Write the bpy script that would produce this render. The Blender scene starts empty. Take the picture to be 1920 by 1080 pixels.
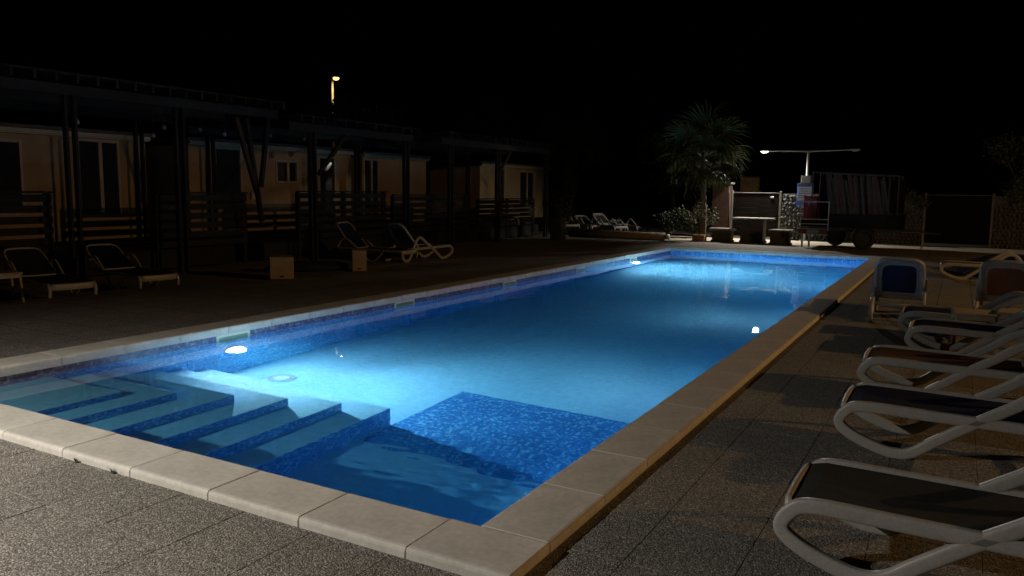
import bpy, bmesh, math, random
from mathutils import Vector, Matrix

# ------------------------------------------------------------------ camera, sky, exposure
SC = bpy.context.scene
COL = SC.collection
cam_d = bpy.data.cameras.new("camera")
cam_d.sensor_width = 36.0
cam_d.lens = 27.736
cam_d.clip_start = 0.05
cam_d.clip_end = 2000.0
cam = bpy.data.objects.new("camera", cam_d)
COL.objects.link(cam)
# axes from the two vanishing directions of the pool edges
def _dirv(px, py):
    return Vector((px - 960.0, -(py - 540.0), -1479.26)).normalized()
_Y = _dirv(1802.0, 367.0)
_X = -_dirv(-1683.0, 325.0)
_Y = (_Y - _X * _X.dot(_Y)).normalized()
_Z = _X.cross(_Y)
cam.matrix_world = Matrix.Translation((0, 0, 1.6)) @ Matrix((_X, _Y, _Z)).to_4x4()
SC.camera = cam

world = bpy.data.worlds.new("World")
SC.world = world
world.use_nodes = True
_wn = world.node_tree.nodes
_bg = _wn["Background"]
_sky = _wn.new("ShaderNodeTexSky")
_sky.sky_type = 'NISHITA'
_sky.sun_disc = False
_sky.sun_elevation = math.radians(-6.0)
_sky.sun_rotation = math.radians(200.0)
world.node_tree.links.new(_sky.outputs[0], _bg.inputs[0])
_bg.inputs[1].default_value = 0.004

SC.render.engine = 'CYCLES'
SC.view_settings.view_transform = 'Standard'
SC.view_settings.look = 'None'
SC.view_settings.exposure = 0.0
SC.view_settings.gamma = 1.0
SC.view_settings.use_curve_mapping = False
SC.cycles.use_denoising = True
SC.cycles.max_bounces = 10
SC.cycles.diffuse_bounces = 5
SC.cycles.volume_bounces = 0
SC.cycles.glossy_bounces = 4
SC.cycles.transmission_bounces = 8
SC.cycles.transparent_max_bounces = 16
SC.cycles.caustics_reflective = False
SC.cycles.caustics_refractive = True
SC.cycles.blur_glossy = 0.5
SC.cycles.sample_clamp_indirect = 8.0
SC.cycles.use_light_tree = True

rnd = random.Random(7)

# ------------------------------------------------------------------ materials
MATS = {}
def nodemat(name):
    m = bpy.data.materials.new(name)
    m.use_nodes = True
    nt = m.node_tree
    b = nt.nodes["Principled BSDF"]
    MATS[name] = m
    return m, nt, b
def coord(nt, scale=1.0, kind='Object'):
    tc = nt.nodes.new("ShaderNodeTexCoord")
    mp = nt.nodes.new("ShaderNodeMapping")
    mp.inputs['Scale'].default_value = (scale, scale, scale) if not isinstance(scale, tuple) else scale
    if kind == 'World':
        g = nt.nodes.new("ShaderNodeNewGeometry")
        nt.links.new(g.outputs['Position'], mp.inputs['Vector'])
    else:
        nt.links.new(tc.outputs[kind], mp.inputs['Vector'])
    return mp.outputs[0]
def noise(nt, vec, scale, detail=4.0, rough=0.55):
    n = nt.nodes.new("ShaderNodeTexNoise")
    n.inputs['Scale'].default_value = scale
    n.inputs['Detail'].default_value = detail
    n.inputs['Roughness'].default_value = rough
    nt.links.new(vec, n.inputs['Vector'])
    return n.outputs['Fac']
def ramp(nt, fac, stops, interp='LINEAR'):
    r = nt.nodes.new("ShaderNodeValToRGB")
    r.color_ramp.interpolation = interp
    el = r.color_ramp.elements
    while len(el) < len(stops):
        el.new(0.5)
    for e, (p, c) in zip(el, stops):
        e.position = p
        e.color = (c[0], c[1], c[2], 1.0)
    nt.links.new(fac, r.inputs[0])
    return r.outputs[0]
def mix(nt, a, b, fac, mode='MIX'):
    x = nt.nodes.new("ShaderNodeMixRGB")
    x.blend_type = mode
    for s, v in ((0, fac), (1, a), (2, b)):
        if hasattr(v, 'is_linked'):
            nt.links.new(v, x.inputs[s])
        elif isinstance(v, (int, float)):
            x.inputs[s].default_value = v
        else:
            x.inputs[s].default_value = (v[0], v[1], v[2], 1)
    return x.outputs[0]
def bump(nt, bsdf, h, strength=0.4, dist=0.01):
    b = nt.nodes.new("ShaderNodeBump")
    b.inputs['Strength'].default_value = strength
    b.inputs['Distance'].default_value = dist
    nt.links.new(h, b.inputs['Height'])
    nt.links.new(b.outputs[0], bsdf.inputs['Normal'])
def plain(name, col, rough=0.6, metal=0.0, var=0.25, scale=6.0, bumps=0.0, spec=0.5):
    """base colour with soft wear: a large stain noise and a fine grain noise"""
    m, nt, b = nodemat(name)
    v = coord(nt)
    f = noise(nt, v, scale, 6.0)
    g = noise(nt, v, scale * 14.0, 3.0)
    lo = tuple(c * (1 - var) for c in col)
    hi = tuple(min(1, c * (1 + var)) for c in col)
    base = ramp(nt, f, [(0.3, lo), (0.72, hi)])
    base = mix(nt, base, ramp(nt, g, [(0.3, (0.8, 0.8, 0.8)), (0.7, (1.1, 1.1, 1.1))]), 0.6, 'MULTIPLY')
    nt.links.new(base, b.inputs['Base Color'])
    b.inputs['Roughness'].default_value = rough
    b.inputs['Metallic'].default_value = metal
    b.inputs['Specular IOR Level'].default_value = spec
    if bumps:
        bump(nt, b, g, bumps, 0.004)
    return m
def emitter(name, col, strength):
    m, nt, b = nodemat(name)
    b.inputs['Base Color'].default_value = (0.8, 0.8, 0.8, 1)
    b.inputs['Emission Color'].default_value = (col[0], col[1], col[2], 1)
    b.inputs['Emission Strength'].default_value = strength
    return m

def mosaic(name, cols, grout, size=0.026):
    m, nt, b = nodemat(name)
    v = coord(nt, 1.0, 'World')
    # one cell per glass tile in whichever plane the face lies: an offset keeps planes off cell borders
    off = nt.nodes.new("ShaderNodeVectorMath"); off.operation = 'MULTIPLY_ADD'
    nt.links.new(v, off.inputs[0])
    off.inputs[1].default_value = (1 / size,) * 3
    off.inputs[2].default_value = (0.37, 0.41, 0.43)
    fl = nt.nodes.new("ShaderNodeVectorMath"); fl.operation = 'FLOOR'
    nt.links.new(off.outputs[0], fl.inputs[0])
    wn = nt.nodes.new("ShaderNodeTexWhiteNoise"); wn.noise_dimensions = '3D'
    nt.links.new(fl.outputs[0], wn.inputs['Vector'])
    n = len(cols)
    base = ramp(nt, wn.outputs['Value'], [(i / n, c) for i, c in enumerate(cols)], 'CONSTANT')
    cloud = noise(nt, v, 1.6, 3.0)
    base = mix(nt, base, ramp(nt, cloud, [(0.35, (0.72, 0.76, 0.8)), (0.65, (1.15, 1.12, 1.1))]), 0.8, 'MULTIPLY')
    nt.links.new(base, b.inputs['Base Color'])
    b.inputs['Roughness'].default_value = 0.25
    return m

plain('coping', (0.55, 0.515, 0.46), 0.75, var=0.22, scale=2.2, bumps=0.25)
plain('joint_sand', (0.12, 0.105, 0.085), 0.95)
plain('mortar', (0.30, 0.27, 0.23), 0.9)
mosaic('mosaic_blue', [(0.10, 0.28, 0.60), (0.13, 0.35, 0.68), (0.09, 0.24, 0.54), (0.17, 0.44, 0.74), (0.11, 0.31, 0.63), (0.36, 0.62, 0.84), (0.10, 0.26, 0.57)], (0.4, 0.4, 0.4))
mosaic('mosaic_band', [(0.13, 0.13, 0.22), (0.17, 0.16, 0.25), (0.11, 0.11, 0.19), (0.22, 0.20, 0.27), (0.14, 0.15, 0.27), (0.28, 0.26, 0.32), (0.12, 0.11, 0.18)], (0.4, 0.4, 0.4))
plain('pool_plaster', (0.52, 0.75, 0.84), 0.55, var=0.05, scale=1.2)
plain('white_plastic', (0.42, 0.40, 0.365), 0.38, var=0.08, scale=5.0)
plain('skimmer_plastic', (0.66, 0.68, 0.52), 0.4, var=0.1)
plain('skimmer_flap', (0.24, 0.30, 0.20), 0.5, var=0.15)
plain('steel', (0.45, 0.45, 0.46), 0.35, metal=0.9, var=0.1)
plain('galvanised', (0.42, 0.43, 0.44), 0.5, metal=0.4, var=0.15, scale=9)
emitter('pool_lens', (0.85, 0.95, 1.0), 30.0)
plain('dark_lens', (0.35, 0.45, 0.5), 0.1, var=0.05)
emitter('led_lens', (1.0, 0.95, 0.86), 40.0)
emitter('sodium_lens', (1.0, 0.60, 0.20), 2.6)

# exposed-aggregate slabs: pebbles as coloured cells with rounded relief, in world space so neighbours never repeat
def pebble(name, joints):
    m, nt, b = nodemat(name)
    v = coord(nt, 1.0, 'World')
    vo = nt.nodes.new("ShaderNodeTexVoronoi"); vo.inputs['Scale'].default_value = 125.0
    nt.links.new(v, vo.inputs['Vector'])
    vo2 = nt.nodes.new("ShaderNodeTexVoronoi"); vo2.inputs['Scale'].default_value = 190.0
    nt.links.new(v, vo2.inputs['Vector'])
    sep = nt.nodes.new("ShaderNodeSeparateColor")
    nt.links.new(vo.outputs['Color'], sep.inputs[0])
    base = ramp(nt, sep.outputs[0], [(0.0, (0.12, 0.11, 0.097)), (0.3, (0.20, 0.184, 0.163)), (0.6, (0.27, 0.25, 0.222)), (0.85, (0.36, 0.335, 0.30)), (1.0, (0.56, 0.53, 0.48))])
    dark = ramp(nt, vo.outputs['Distance'], [(0.35, (1, 1, 1)), (0.75, (0.42, 0.40, 0.37))])
    base = mix(nt, base, dark, 0.85, 'MULTIPLY')
    stain = noise(nt, v, 0.9, 6.0)
    base = mix(nt, base, ramp(nt, stain, [(0.3, (0.72, 0.72, 0.70)), (0.7, (1.12, 1.1, 1.08))]), 0.9, 'MULTIPLY')
    if joints:
        br = nt.nodes.new("ShaderNodeTexBrick")
        br.offset = 0.0
        br.inputs['Scale'].default_value = 1.0
        br.inputs['Mortar Size'].default_value = 0.006
        br.inputs['Brick Width'].default_value = 0.455
        br.inputs['Row Height'].default_value = 0.455
        mp = nt.nodes.new("ShaderNodeMapping"); mp.inputs['Location'].default_value = (0.195, 0.10, 0)
        nt.links.new(v, mp.inputs['Vector']); nt.links.new(mp.outputs[0], br.inputs['Vector'])
        base = mix(nt, base, (0.03, 0.027, 0.022), br.outputs['Fac'])
    nt.links.new(base, b.inputs['Base Color'])
    b.inputs['Roughness'].default_value = 0.85
    h = nt.nodes.new("ShaderNodeMath"); h.operation = 'SUBTRACT'; h.inputs[0].default_value = 1.0
    nt.links.new(vo.outputs['Distance'], h.inputs[1])
    bump(nt, b, h.outputs[0], 0.75, 0.006)
    return m
pebble('pebble_slab', False)
pebble('pebble_deck', True)
plain('earth', (0.07, 0.06, 0.045), 0.95, var=0.4, scale=1.5)
plain('pale_gravel', (0.46, 0.40, 0.31), 0.95, var=0.25, scale=4.0, bumps=0.5)

# ------------------------------------------------------------------ mesh helpers
def mesh_obj(name, bm, mats, parent=None, smooth=False, loc=None):
    me = bpy.data.meshes.new(name)
    bmesh.ops.recalc_face_normals(bm, faces=bm.faces)
    bm.to_mesh(me)
    bm.free()
    for m in (mats if isinstance(mats, (list, tuple)) else [mats]):
        me.materials.append(MATS[m])
    if smooth:
        me.shade_smooth()
    o = bpy.data.objects.new(name, me)
    COL.objects.link(o)
    if parent is not None:
        o.parent = parent
    if loc is not None:
        o.location = loc
    return o
def link_copy(name, mesh, parent=None, mat=None):
    o = bpy.data.objects.new(name, mesh)
    COL.objects.link(o)
    if parent is not None:
        o.parent = parent
    if mat is not None:
        o.matrix_local = mat
    return o
def empty(name, loc=(0, 0, 0), rz=0.0):
    o = bpy.data.objects.new(name, None)
    o.empty_display_size = 0.1
    COL.objects.link(o)
    o.location = loc
    o.rotation_euler = (0, 0, rz)
    return o
def tag(o, label=None, cat=None, group=None, kind=None):
    if label: o["label"] = label
    if cat: o["category"] = cat
    if group: o["group"] = group
    if kind: o["kind"] = kind
    return o
def copy_tree(o, parent=None):
    c = o.copy()
    COL.objects.link(c)
    c.parent = parent
    for ch in list(o.children):
        copy_tree(ch, c)
    return c
def add_box(bm, x0, x1, y0, y1, z0, z1, bev=0.0, mi=0, M=None, seg=1):
    r = bmesh.ops.create_cube(bm, size=1.0)
    vs = r['verts']
    for v in vs:
        v.co = Vector((x0 + (v.co.x + .5) * (x1 - x0), y0 + (v.co.y + .5) * (y1 - y0), z0 + (v.co.z + .5) * (z1 - z0)))
    fs = list({f for v in vs for f in v.link_faces})
    if bev > 0:
        es = list({e for v in vs for e in v.link_edges})
        rb = bmesh.ops.bevel(bm, geom=es, offset=bev, segments=seg, affect='EDGES', profile=0.5)
        fs = list(set(rb['faces']) | {f for f in fs if f.is_valid})
        vs = list({v for f in fs for v in f.verts})
    for f in fs:
        f.material_index = mi
    if M is not None:
        bmesh.ops.transform(bm, matrix=M, verts=vs)
    return vs
def box(name, x0, x1, y0, y1, z0, z1, mat, parent=None, bev=0.0, seg=1):
    bm = bmesh.new()
    add_box(bm, x0, x1, y0, y1, z0, z1, bev, seg=seg)
    return mesh_obj(name, bm, mat, parent)
def sgnpow(v, e):
    return math.copysign(abs(v) ** e, v)
def add_tube(bm, pts, rad, seg=8, closed=False, caps=True, ry=None, up=(0, 1, 0), square=1.0):
    """sweep an ellipse (rad in the bend plane, ry along 'up') along pts"""
    n = len(pts)
    rings = []
    U = Vector(up)
    for i, p in enumerate(pts):
        p = Vector(p)
        a = Vector(pts[(i - 1) % n]) if (closed or i > 0) else p
        b = Vector(pts[(i + 1) % n]) if (closed or i < n - 1) else p
        t = (b - a)
        t = t.normalized() if t.length > 1e-9 else Vector((0, 0, 1))
        u = U - t * U.dot(t)
        if u.length < 1e-4:
            u = Vector((1, 0, 0)) - t * t.x
        u.normalize()
        w = t.cross(u)
        r = rad[i] if isinstance(rad, (list, tuple)) else rad
        q = r if ry is None else ry
        rings.append([bm.verts.new(p + w * (r * sgnpow(math.cos((k + .5) * 2 * math.pi / seg), square)) + u * (q * sgnpow(math.sin((k + .5) * 2 * math.pi / seg), square))) for k in range(seg)])
    m = n if closed else n - 1
    for i in range(m):
        A, B = rings[i], rings[(i + 1) % n]
        for k in range(seg):
            bm.faces.new((A[k], A[(k + 1) % seg], B[(k + 1) % seg], B[k]))
    if caps and not closed:
        bm.faces.new(rings[0]); bm.faces.new(rings[-1])
def tube(name, pts, rad, mat, parent=None, seg=8, closed=False, ry=None, up=(0, 1, 0)):
    bm = bmesh.new()
    add_tube(bm, pts, rad, seg, closed, True, ry, up)
    return mesh_obj(name, bm, mat, parent, smooth=True)
def catmull(pts, per=5, closed=True):
    out = []
    n = len(pts)
    rng = range(n) if closed else range(n - 1)
    for i in rng:
        g = lambda k: Vector(pts[k % n]) if closed else Vector(pts[max(0, min(n - 1, k))])
        p0, p1, p2, p3 = g(i - 1), g(i), g(i + 1), g(i + 2)
        for s in range(per):
            t = s / per
            out.append(0.5 * ((2 * p1) + (p2 - p0) * t + (2 * p0 - 5 * p1 + 4 * p2 - p3) * t * t + (3 * p1 - p0 - 3 * p2 + p3) * t ** 3))
    if not closed:
        out.append(Vector(pts[-1]))
    return out
def disc(bm, c, r, axis='Z', seg=20, depth=0.02, mi=0, r2=None):
    M = Matrix.Translation(c)
    if axis == 'X': M = M @ Matrix.Rotation(math.pi / 2, 4, 'Y')
    if axis == 'Y': M = M @ Matrix.Rotation(math.pi / 2, 4, 'X')
    res = bmesh.ops.create_cone(bm, cap_ends=True, segments=seg, radius1=r, radius2=r if r2 is None else r2, depth=depth, matrix=M)
    for f in {f for v in res['verts'] for f in v.link_faces}:
        f.material_index = mi

# ------------------------------------------------------------------ ground
PX0, PX1, PY0, PY1 = -7.05, -1.83, 2.98, 21.60        # pool inner edges
CW = 0.35                                             # coping width
WZ = -0.10                                            # water level
FZ = -1.70                                            # pool floor
def sheet(name, rects, z, mat, kind='structure', parent=None):
    bm = bmesh.new()
    for x0, x1, y0, y1 in rects:
        bm.faces.new([bm.verts.new(p) for p in ((x0, y0, z), (x1, y0, z), (x1, y1, z), (x0, y1, z))])
    o = mesh_obj(name, bm, mat, parent)
    if kind: o["kind"] = kind
    return o
def frame_rects(X0, X1, Y0, Y1, x0, x1, y0, y1):
    return [(X0, x0, Y0, Y1), (x1, X1, Y0, Y1), (x0, x1, Y0, y0), (x0, x1, y1, Y1)]
OX0, OX1, OY0, OY1 = PX0 - CW, PX1 + CW, PY0 - CW, PY1 + CW
sheet('ground', frame_rects(-400, 400, -400, 500, OX0, OX1, OY0, OY1), -0.03, 'earth')
SLX0, SLX1, SLY0, SLY1 = OX1, 3.38, -0.1 + 0.455 * 2, -0.1 + 0.455 * 28   # single slabs, right side
NLX0, NLY0 = -1.17 - 0.455 * 14, -0.1 + 0.455 * 3                       # single slabs, near side
deck_rects = [(-13.2, OX0, -12, 26.0), (OX0, OX1, OY1, 26.0), (OX1, 16, SLY1, 26.0), (SLX1, 16, -12, SLY1), (OX1, SLX1, -12, SLY0), (OX0, OX1, -12, NLY0)]
deck = sheet('pool_deck', deck_rects, 0.0, 'pebble_deck')
tag(deck, 'exposed pebble slab paving around the pool')
sheet('gravel_path', [(-9.3, 16, 26.004, 28.3)], 0.004, 'pale_gravel')
slab_meshes = {}
def slab(x0, x1, y0, y1):
    g = 0.0013
    k = (round(x1 - x0, 3), round(y1 - y0, 3))
    if k not in slab_meshes:
        bm = bmesh.new()
        add_box(bm, g, x1 - x0 - g, g, y1 - y0 - g, -0.04, 0.0, 0.0018)
        o = mesh_obj('slab', bm, 'pebble_slab', deck)
        slab_meshes[k] = o.data
    else:
        o = link_copy('slab', slab_meshes[k], deck)
    o.location = (x0, y0, rnd.uniform(-0.0010, 0.0006))
    o.rotation_euler = (rnd.gauss(0, 0.001), rnd.gauss(0, 0.001), 0)
S = 0.455
xs = [SLX0] + [-1.17 + S * i for i in range(0, 11)]
for j in range(2, 28):
    y0 = -0.1 + S * j
    for i in range(len(xs) - 1):
        if xs[i] > 1.2 + 0.15 * y0: continue
        slab(xs[i], xs[i + 1], y0, y0 + S)
ys = [NLY0 + S * i for i in range(0, 3)] + [OY0]
for j in range(len(ys) - 1):
    for i in range(14):
        x0 = NLX0 + S * i
        slab(x0, x0 + S, ys[j], ys[j + 1]) if x0 + S <= OX1 + 0.001 else slab(x0, OX1, ys[j], ys[j + 1])
slab(OX0, NLX0, ys[0], ys[1]) if NLX0 - OX0 > 0.05 else None
sheet('pool_deck_base', [(OX1, SLX1, SLY0, SLY1), (OX0, OX1, NLY0, OY0)], -0.010, 'joint_sand')

# ------------------------------------------------------------------ swimming pool
pool = empty('swimming_pool', ((PX0 + PX1) / 2, (PY0 + PY1) / 2, 0))
tag(pool, 'long rectangular swimming pool with lit blue water and pale stone coping', 'swimming pool')
pool_inv = Matrix.Translation(-pool.location)
def pp(o):
    o.parent = pool
    o.matrix_parent_inverse = pool_inv
    return o
T = 0.30
for n, r in (('wall', (PX0 - T, PX0, PY0 - T, PY1 + T)), ('wall', (PX1, PX1 + T, PY0 - T, PY1 + T)),
             ('wall', (PX0 + .0, PX1 - .0, PY0 - T, PY0)), ('wall', (PX0, PX1, PY1, PY1 + T))):
    pp(box(n, r[0], r[1], r[2], r[3], FZ - 0.3, -0.035, 'mosaic_blue'))
for r in ((PX0 - .01, PX0 + .004, PY0 + .004, PY1 - .004), (PX1 - .004, PX1 + .01, PY0 + .004, PY1 - .004), (PX0 + .004, PX1 - .004, PY0 - .01, PY0 + .004)):
    pp(box('waterline_band', r[0], r[1], r[2], r[3], -0.125, -0.0355, 'mosaic_band'))
pp(box('floor', PX0 + .001, PX1 - .001, PY0 + .001, PY1 - .001, FZ - 0.25, FZ, 'pool_plaster'))
pp(box('mosaic_panel', -4.49, PX1 - .002, 5.30, 6.92, FZ - 0.05, FZ + 0.006, 'mosaic_blue'))
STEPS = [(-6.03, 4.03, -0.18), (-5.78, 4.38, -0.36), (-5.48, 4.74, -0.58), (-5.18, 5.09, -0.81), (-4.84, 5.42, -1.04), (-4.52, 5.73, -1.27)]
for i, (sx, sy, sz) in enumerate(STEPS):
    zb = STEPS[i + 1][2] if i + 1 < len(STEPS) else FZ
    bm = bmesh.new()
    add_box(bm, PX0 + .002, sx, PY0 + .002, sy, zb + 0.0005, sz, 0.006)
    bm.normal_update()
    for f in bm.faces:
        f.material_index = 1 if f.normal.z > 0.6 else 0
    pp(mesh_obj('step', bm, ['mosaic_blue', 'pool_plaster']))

# coping stones: bull-nosed section swept along the stone, 4 mm joints over a mortar bed
def stone_mesh(length, width=CW + 0.02, h=0.085):
    prof = [(0, -h), (0, -0.022)] + [(0.022 - 0.022 * math.cos(a), -0.022 + 0.022 * math.sin(a)) for a in (0.5, 1.0)] + [(0.022, 0.0)]
    prof += [(width - 0.022, 0.0)] + [(width - 0.022 + 0.022 * math.sin(a), -0.022 + 0.022 * math.cos(a)) for a in (0.5, 1.0)] + [(width, -0.022), (width, -h)]
    bm = bmesh.new()
    c = 0.0035
    rings = []
    for s, k in ((0.002, 1), (0.002 + c, 0), (length - 0.002 - c, 0), (length - 0.002, 1)):
        ring = []
        for (y, z) in prof:
            yy = min(max(y, k * c), width - k * c)
            ring.append(bm.verts.new((s, yy, z - k * c if z > -h else z)))
        rings.append(ring)
    for a, b in zip(rings, rings[1:]):
        for i in range(len(prof)):
            j = (i + 1) % len(prof)
            bm.faces.new((a[i], a[j], b[j], b[i]))
    bm.faces.new(rings[0]); bm.faces.new(rings[-1])
    bmesh.ops.recalc_face_normals(bm, faces=bm.faces)
    return bm
stone_cache = {}
def stone(length, M):
    k = round(length, 3)
    if k not in stone_cache:
        o = mesh_obj('coping_stone', stone_mesh(length), 'coping')
        stone_cache[k] = o.data
    else:
        o = link_copy('coping_stone', stone_cache[k])
    o.matrix_world = M @ Matrix.Translation((0, 0, rnd.uniform(-0.002, 0.002))) @ Matrix.Rotation(rnd.gauss(0, 0.0012), 4, 'Z')
    mw = o.matrix_world.copy()
    o.parent = pool
    o.matrix_parent_inverse = pool_inv
    return o
CZ = 0.05
IN = 0.02                                             # coping nose over the water
# near row (runs to +-X, outer edge at OY0): x measured from the right corner to the left
def row(fixed, a0, a1, axis, flip, step=0.632, first=None):
    a = a0
    L = first if first else step
    d = 1 if a1 > a0 else -1
    while (a1 - a) * d > 0.02:
        l = min(L, abs(a1 - a))
        if abs(a1 - a) - l < 0.2: l = abs(a1 - a)
        if axis == 'X':
            lo = min(a, a + d * l)
            M = Matrix.Translation((lo, fixed, CZ)) if not flip else Matrix.Translation((lo + l, fixed, CZ)) @ Matrix.Rotation(math.pi, 4, 'Z')
        else:
            lo = min(a, a + d * l)
            M = (Matrix.Translation((fixed, lo, CZ)) @ Matrix.Rotation(math.pi / 2, 4, 'Z')) if not flip else (Matrix.Translation((fixed, lo + l, CZ)) @ Matrix.Rotation(-math.pi / 2, 4, 'Z'))
        stone(l, M)
        a += d * l
        L = step
row(OY0, OX1, OX0, 'X', False, first=0.52)                         # near edge
row(OY1, OX1, OX0, 'X', True, first=0.52)                          # far edge
row(OX1, PY0 + IN, PY1 - IN, 'Y', False, first=0.63)               # right edge: local +y -> -x
row(OX0, PY0 + IN, PY1 - IN, 'Y', True, first=0.50)                # left edge: local +y -> +x
for r in frame_rects(OX0 + .01, OX1 - .01, OY0 + .01, OY1 - .01, PX0 - .002, PX1 + .002, PY0 - .002, PY1 + .002):
    pp(box('mortar_bed', r[0], r[1], r[2], r[3], -0.034, 0.0435, 'mortar'))

# skimmers and underwater lamps along the left wall
LY = [6.10, 9.27, 12.40, 15.50, 18.67]
def skimmer(y):
    x = PX0
    bm = bmesh.new()
    w, z0, z1, t = 0.235, -0.19, -0.032, 0.028
    for a in ((y - w, y + w, z1 - t, z1), (y - w, y + w, z0, z0 + t), (y - w, y - w + t, z0 + t, z1 - t), (y + w - t, y + w, z0 + t, z1 - t)):
        add_box(bm, x - 0.02, x + 0.020, a[0], a[1], a[2], a[3], 0.003)
    s = pp(mesh_obj('skimmer', bm, 'skimmer_plastic'))
    f = box('flap', x - 0.01, x + 0.009, y - w + t + .002, y + w - t - .002, z0 + t + .002, z1 - t - 0.003, 'skimmer_flap')
    f.parent = s
def pool_lamp(y, lit, z=-0.68, x=PX0, s=1, lamps=None):
    bm = bmesh.new()
    disc(bm, (x + s * 0.012, y, z), 0.135, 'X', 28, 0.03)
    l = pp(mesh_obj('pool_light', bm, 'white_plastic'))
    bm = bmesh.new()
    bmesh.ops.create_uvsphere(bm, u_segments=20, v_segments=10, radius=0.12, matrix=Matrix.Translation((x + s * 0.026, y, z)) @ Matrix.Diagonal((0.45, 1, 1, 1)))
    e = mesh_obj('lens', bm, 'pool_lens' if lit else 'dark_lens', smooth=True)
    e.parent = l
    e.matrix_parent_inverse = Matrix.Identity(4)
    if lit:
        for kind, power in (lamps or POOL_LAMPS):
            ld = bpy.data.lights.new('pool_light_beam', kind)
            ld.energy = power * (1.0 if y < 18 else 2.3)
            ld.color = (0.80, 0.95, 1.0)
            if kind == 'AREA':
                ld.shape = 'DISK'; ld.size = 0.16
            else:
                ld.spot_size = math.radians(142); ld.spot_blend = 0.6; ld.shadow_soft_size = 0.07
            lo = bpy.data.objects.new('pool_light_beam', ld)
            COL.objects.link(lo)
            lo.location = (x + s * 0.095, y, z)
            lo.rotation_euler = Vector((s, 0.0, -0.10 if kind == 'AREA' else 0.30)).to_track_quat('-Z', 'Y').to_euler()
POOL_LAMPS = [('AREA', 78.0), ('SPOT', 660.0)]
for i, y in enumerate(LY):
    skimmer(y)
    pool_lamp(y, i in (0, 4))
for y in (7.7, 12.4, 17.1):
    pool_lamp(y, True, -0.68, PX1, -1, [('AREA', 9.0), ('SPOT', 85.0)])     # unseen lamps added under the right coping to even out the pool light
bm = bmesh.new()
disc(bm, (-6.42, 6.22, FZ + 0.006), 0.16, 'Z', 28, 0.012)
dr = pp(mesh_obj('floor_drain', bm, 'white_plastic'))
bm = bmesh.new()
disc(bm, (-6.42, 6.22, FZ + 0.016), 0.085, 'Z', 24, 0.012, r2=0.075)
g = mesh_obj('grate', bm, 'skimmer_plastic')
g.parent = dr

# water: closed body, gently rippled top; strongest ripples near the near right corner
m, nt, b = nodemat('water')
nt.nodes.remove(b)
gl = nt.nodes.new("ShaderNodeBsdfGlass")
gl.inputs['IOR'].default_value = 1.333
gl.inputs['Roughness'].default_value = 0.0
gl.inputs['Color'].default_value = (1, 1, 1, 1)
va = nt.nodes.new("ShaderNodeVolumeAbsorption")
va.inputs['Color'].default_value = (0.0, 0.68, 0.96, 1)
va.inputs['Density'].default_value = 0.28
out = nt.nodes["Material Output"]
nt.links.new(gl.outputs[0], out.inputs['Surface'])
vs = nt.nodes.new("ShaderNodeVolumeScatter")
vs.inputs['Color'].default_value = (0.12, 0.6, 1.0, 1)
vs.inputs['Density'].default_value = 0.030
vs.inputs['Anisotropy'].default_value = 0.3
ad = nt.nodes.new("ShaderNodeAddShader")
nt.links.new(va.outputs[0], ad.inputs[0]); nt.links.new(vs.outputs[0], ad.inputs[1])
nt.links.new(ad.outputs[0], out.inputs['Volume'])
def ripple(x, y):
    z = 0.0004 * math.sin(3.1 * x + 1.7 * y) + 0.0004 * math.sin(-2.3 * x + 2.9 * y + 1.1) + 0.0002 * math.sin(5.2 * x + 4.1 * y + .4)
    z += 0.00006 * math.sin(17 * x - 9 * y) + 0.00005 * math.sin(11 * x + 19 * y + 2) + 0.00004 * math.sin(-23 * x + 14 * y)
    d = math.hypot((x + 2.75) / 1.15, (y - 3.75) / 0.75)
    a = math.exp(-d * d * 1.3)
    z += 1.6 * a * (0.0006 * math.sin(30 * x + 27 * y + 3 * math.sin(2.2 * x)) + 0.0008 * math.sin(9 * x + 34 * y) + 0.0006 * math.sin(-12 * x + 52 * y) + 0.0003 * math.sin(22 * x + 71 * y))
    return z
bm = bmesh.new()
e = 0.12
gx = [PX0 - e + (PX1 - PX0 + 2 * e) * i / 136 for i in range(137)]
ny = 480
gy = [PY0 - e + (PY1 - PY0 + 2 * e) * (i / ny) ** 1.25 for i in range(ny + 1)]
grid = [[bm.verts.new((x, y, WZ + ripple(x, y))) for x in gx] for y in gy]
for j in range(len(gy) - 1):
    for i in range(len(gx) - 1):
        bm.faces.new((grid[j][i], grid[j][i + 1], grid[j + 1][i + 1], grid[j + 1][i]))
zb = FZ - 0.12
bot = {}
def bv(v):
    if v not in bot: bot[v] = bm.verts.new((v.co.x, v.co.y, zb))
    return bot[v]
edge = [grid[0][i] for i in range(len(gx))] + [grid[j][-1] for j in range(1, len(gy))] + [grid[-1][i] for i in range(len(gx) - 2, -1, -1)] + [grid[j][0] for j in range(len(gy) - 2, 0, -1)]
for a, c in zip(edge, edge[1:] + edge[:1]):
    bm.faces.new((a, bv(a), bv(c), c))
bm.faces.new([bv(v) for v in edge])
water = mesh_obj('water', bm, 'water', smooth=True)
water["kind"] = 'structure'
for p in water.data.polygons:
    if abs(p.normal.z) < 0.5 or p.center.z < -1: p.use_smooth = False
water.cycles.is_caustics_caster = True

NEAR_P, ORANGE_P = 365.0, 1800.0
# ------------------------------------------------------------------ lamp posts
def head_light(name, loc, power, col, size=0.18, aim=(0, 0, -1), caustic=False, spread=180):
    ld = bpy.data.lights.new(name, 'AREA')
    ld.shape = 'DISK'; ld.size = size
    ld.energy = power; ld.color = col
    ld.spread = math.radians(spread)
    lo = bpy.data.objects.new(name, ld)
    COL.objects.link(lo)
    lo.location = loc
    lo.rotation_euler = Vector(aim).to_track_quat('-Z', 'Y').to_euler()
    if caustic:
        ld.cycles.is_caustics_light = True
    return lo
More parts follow.
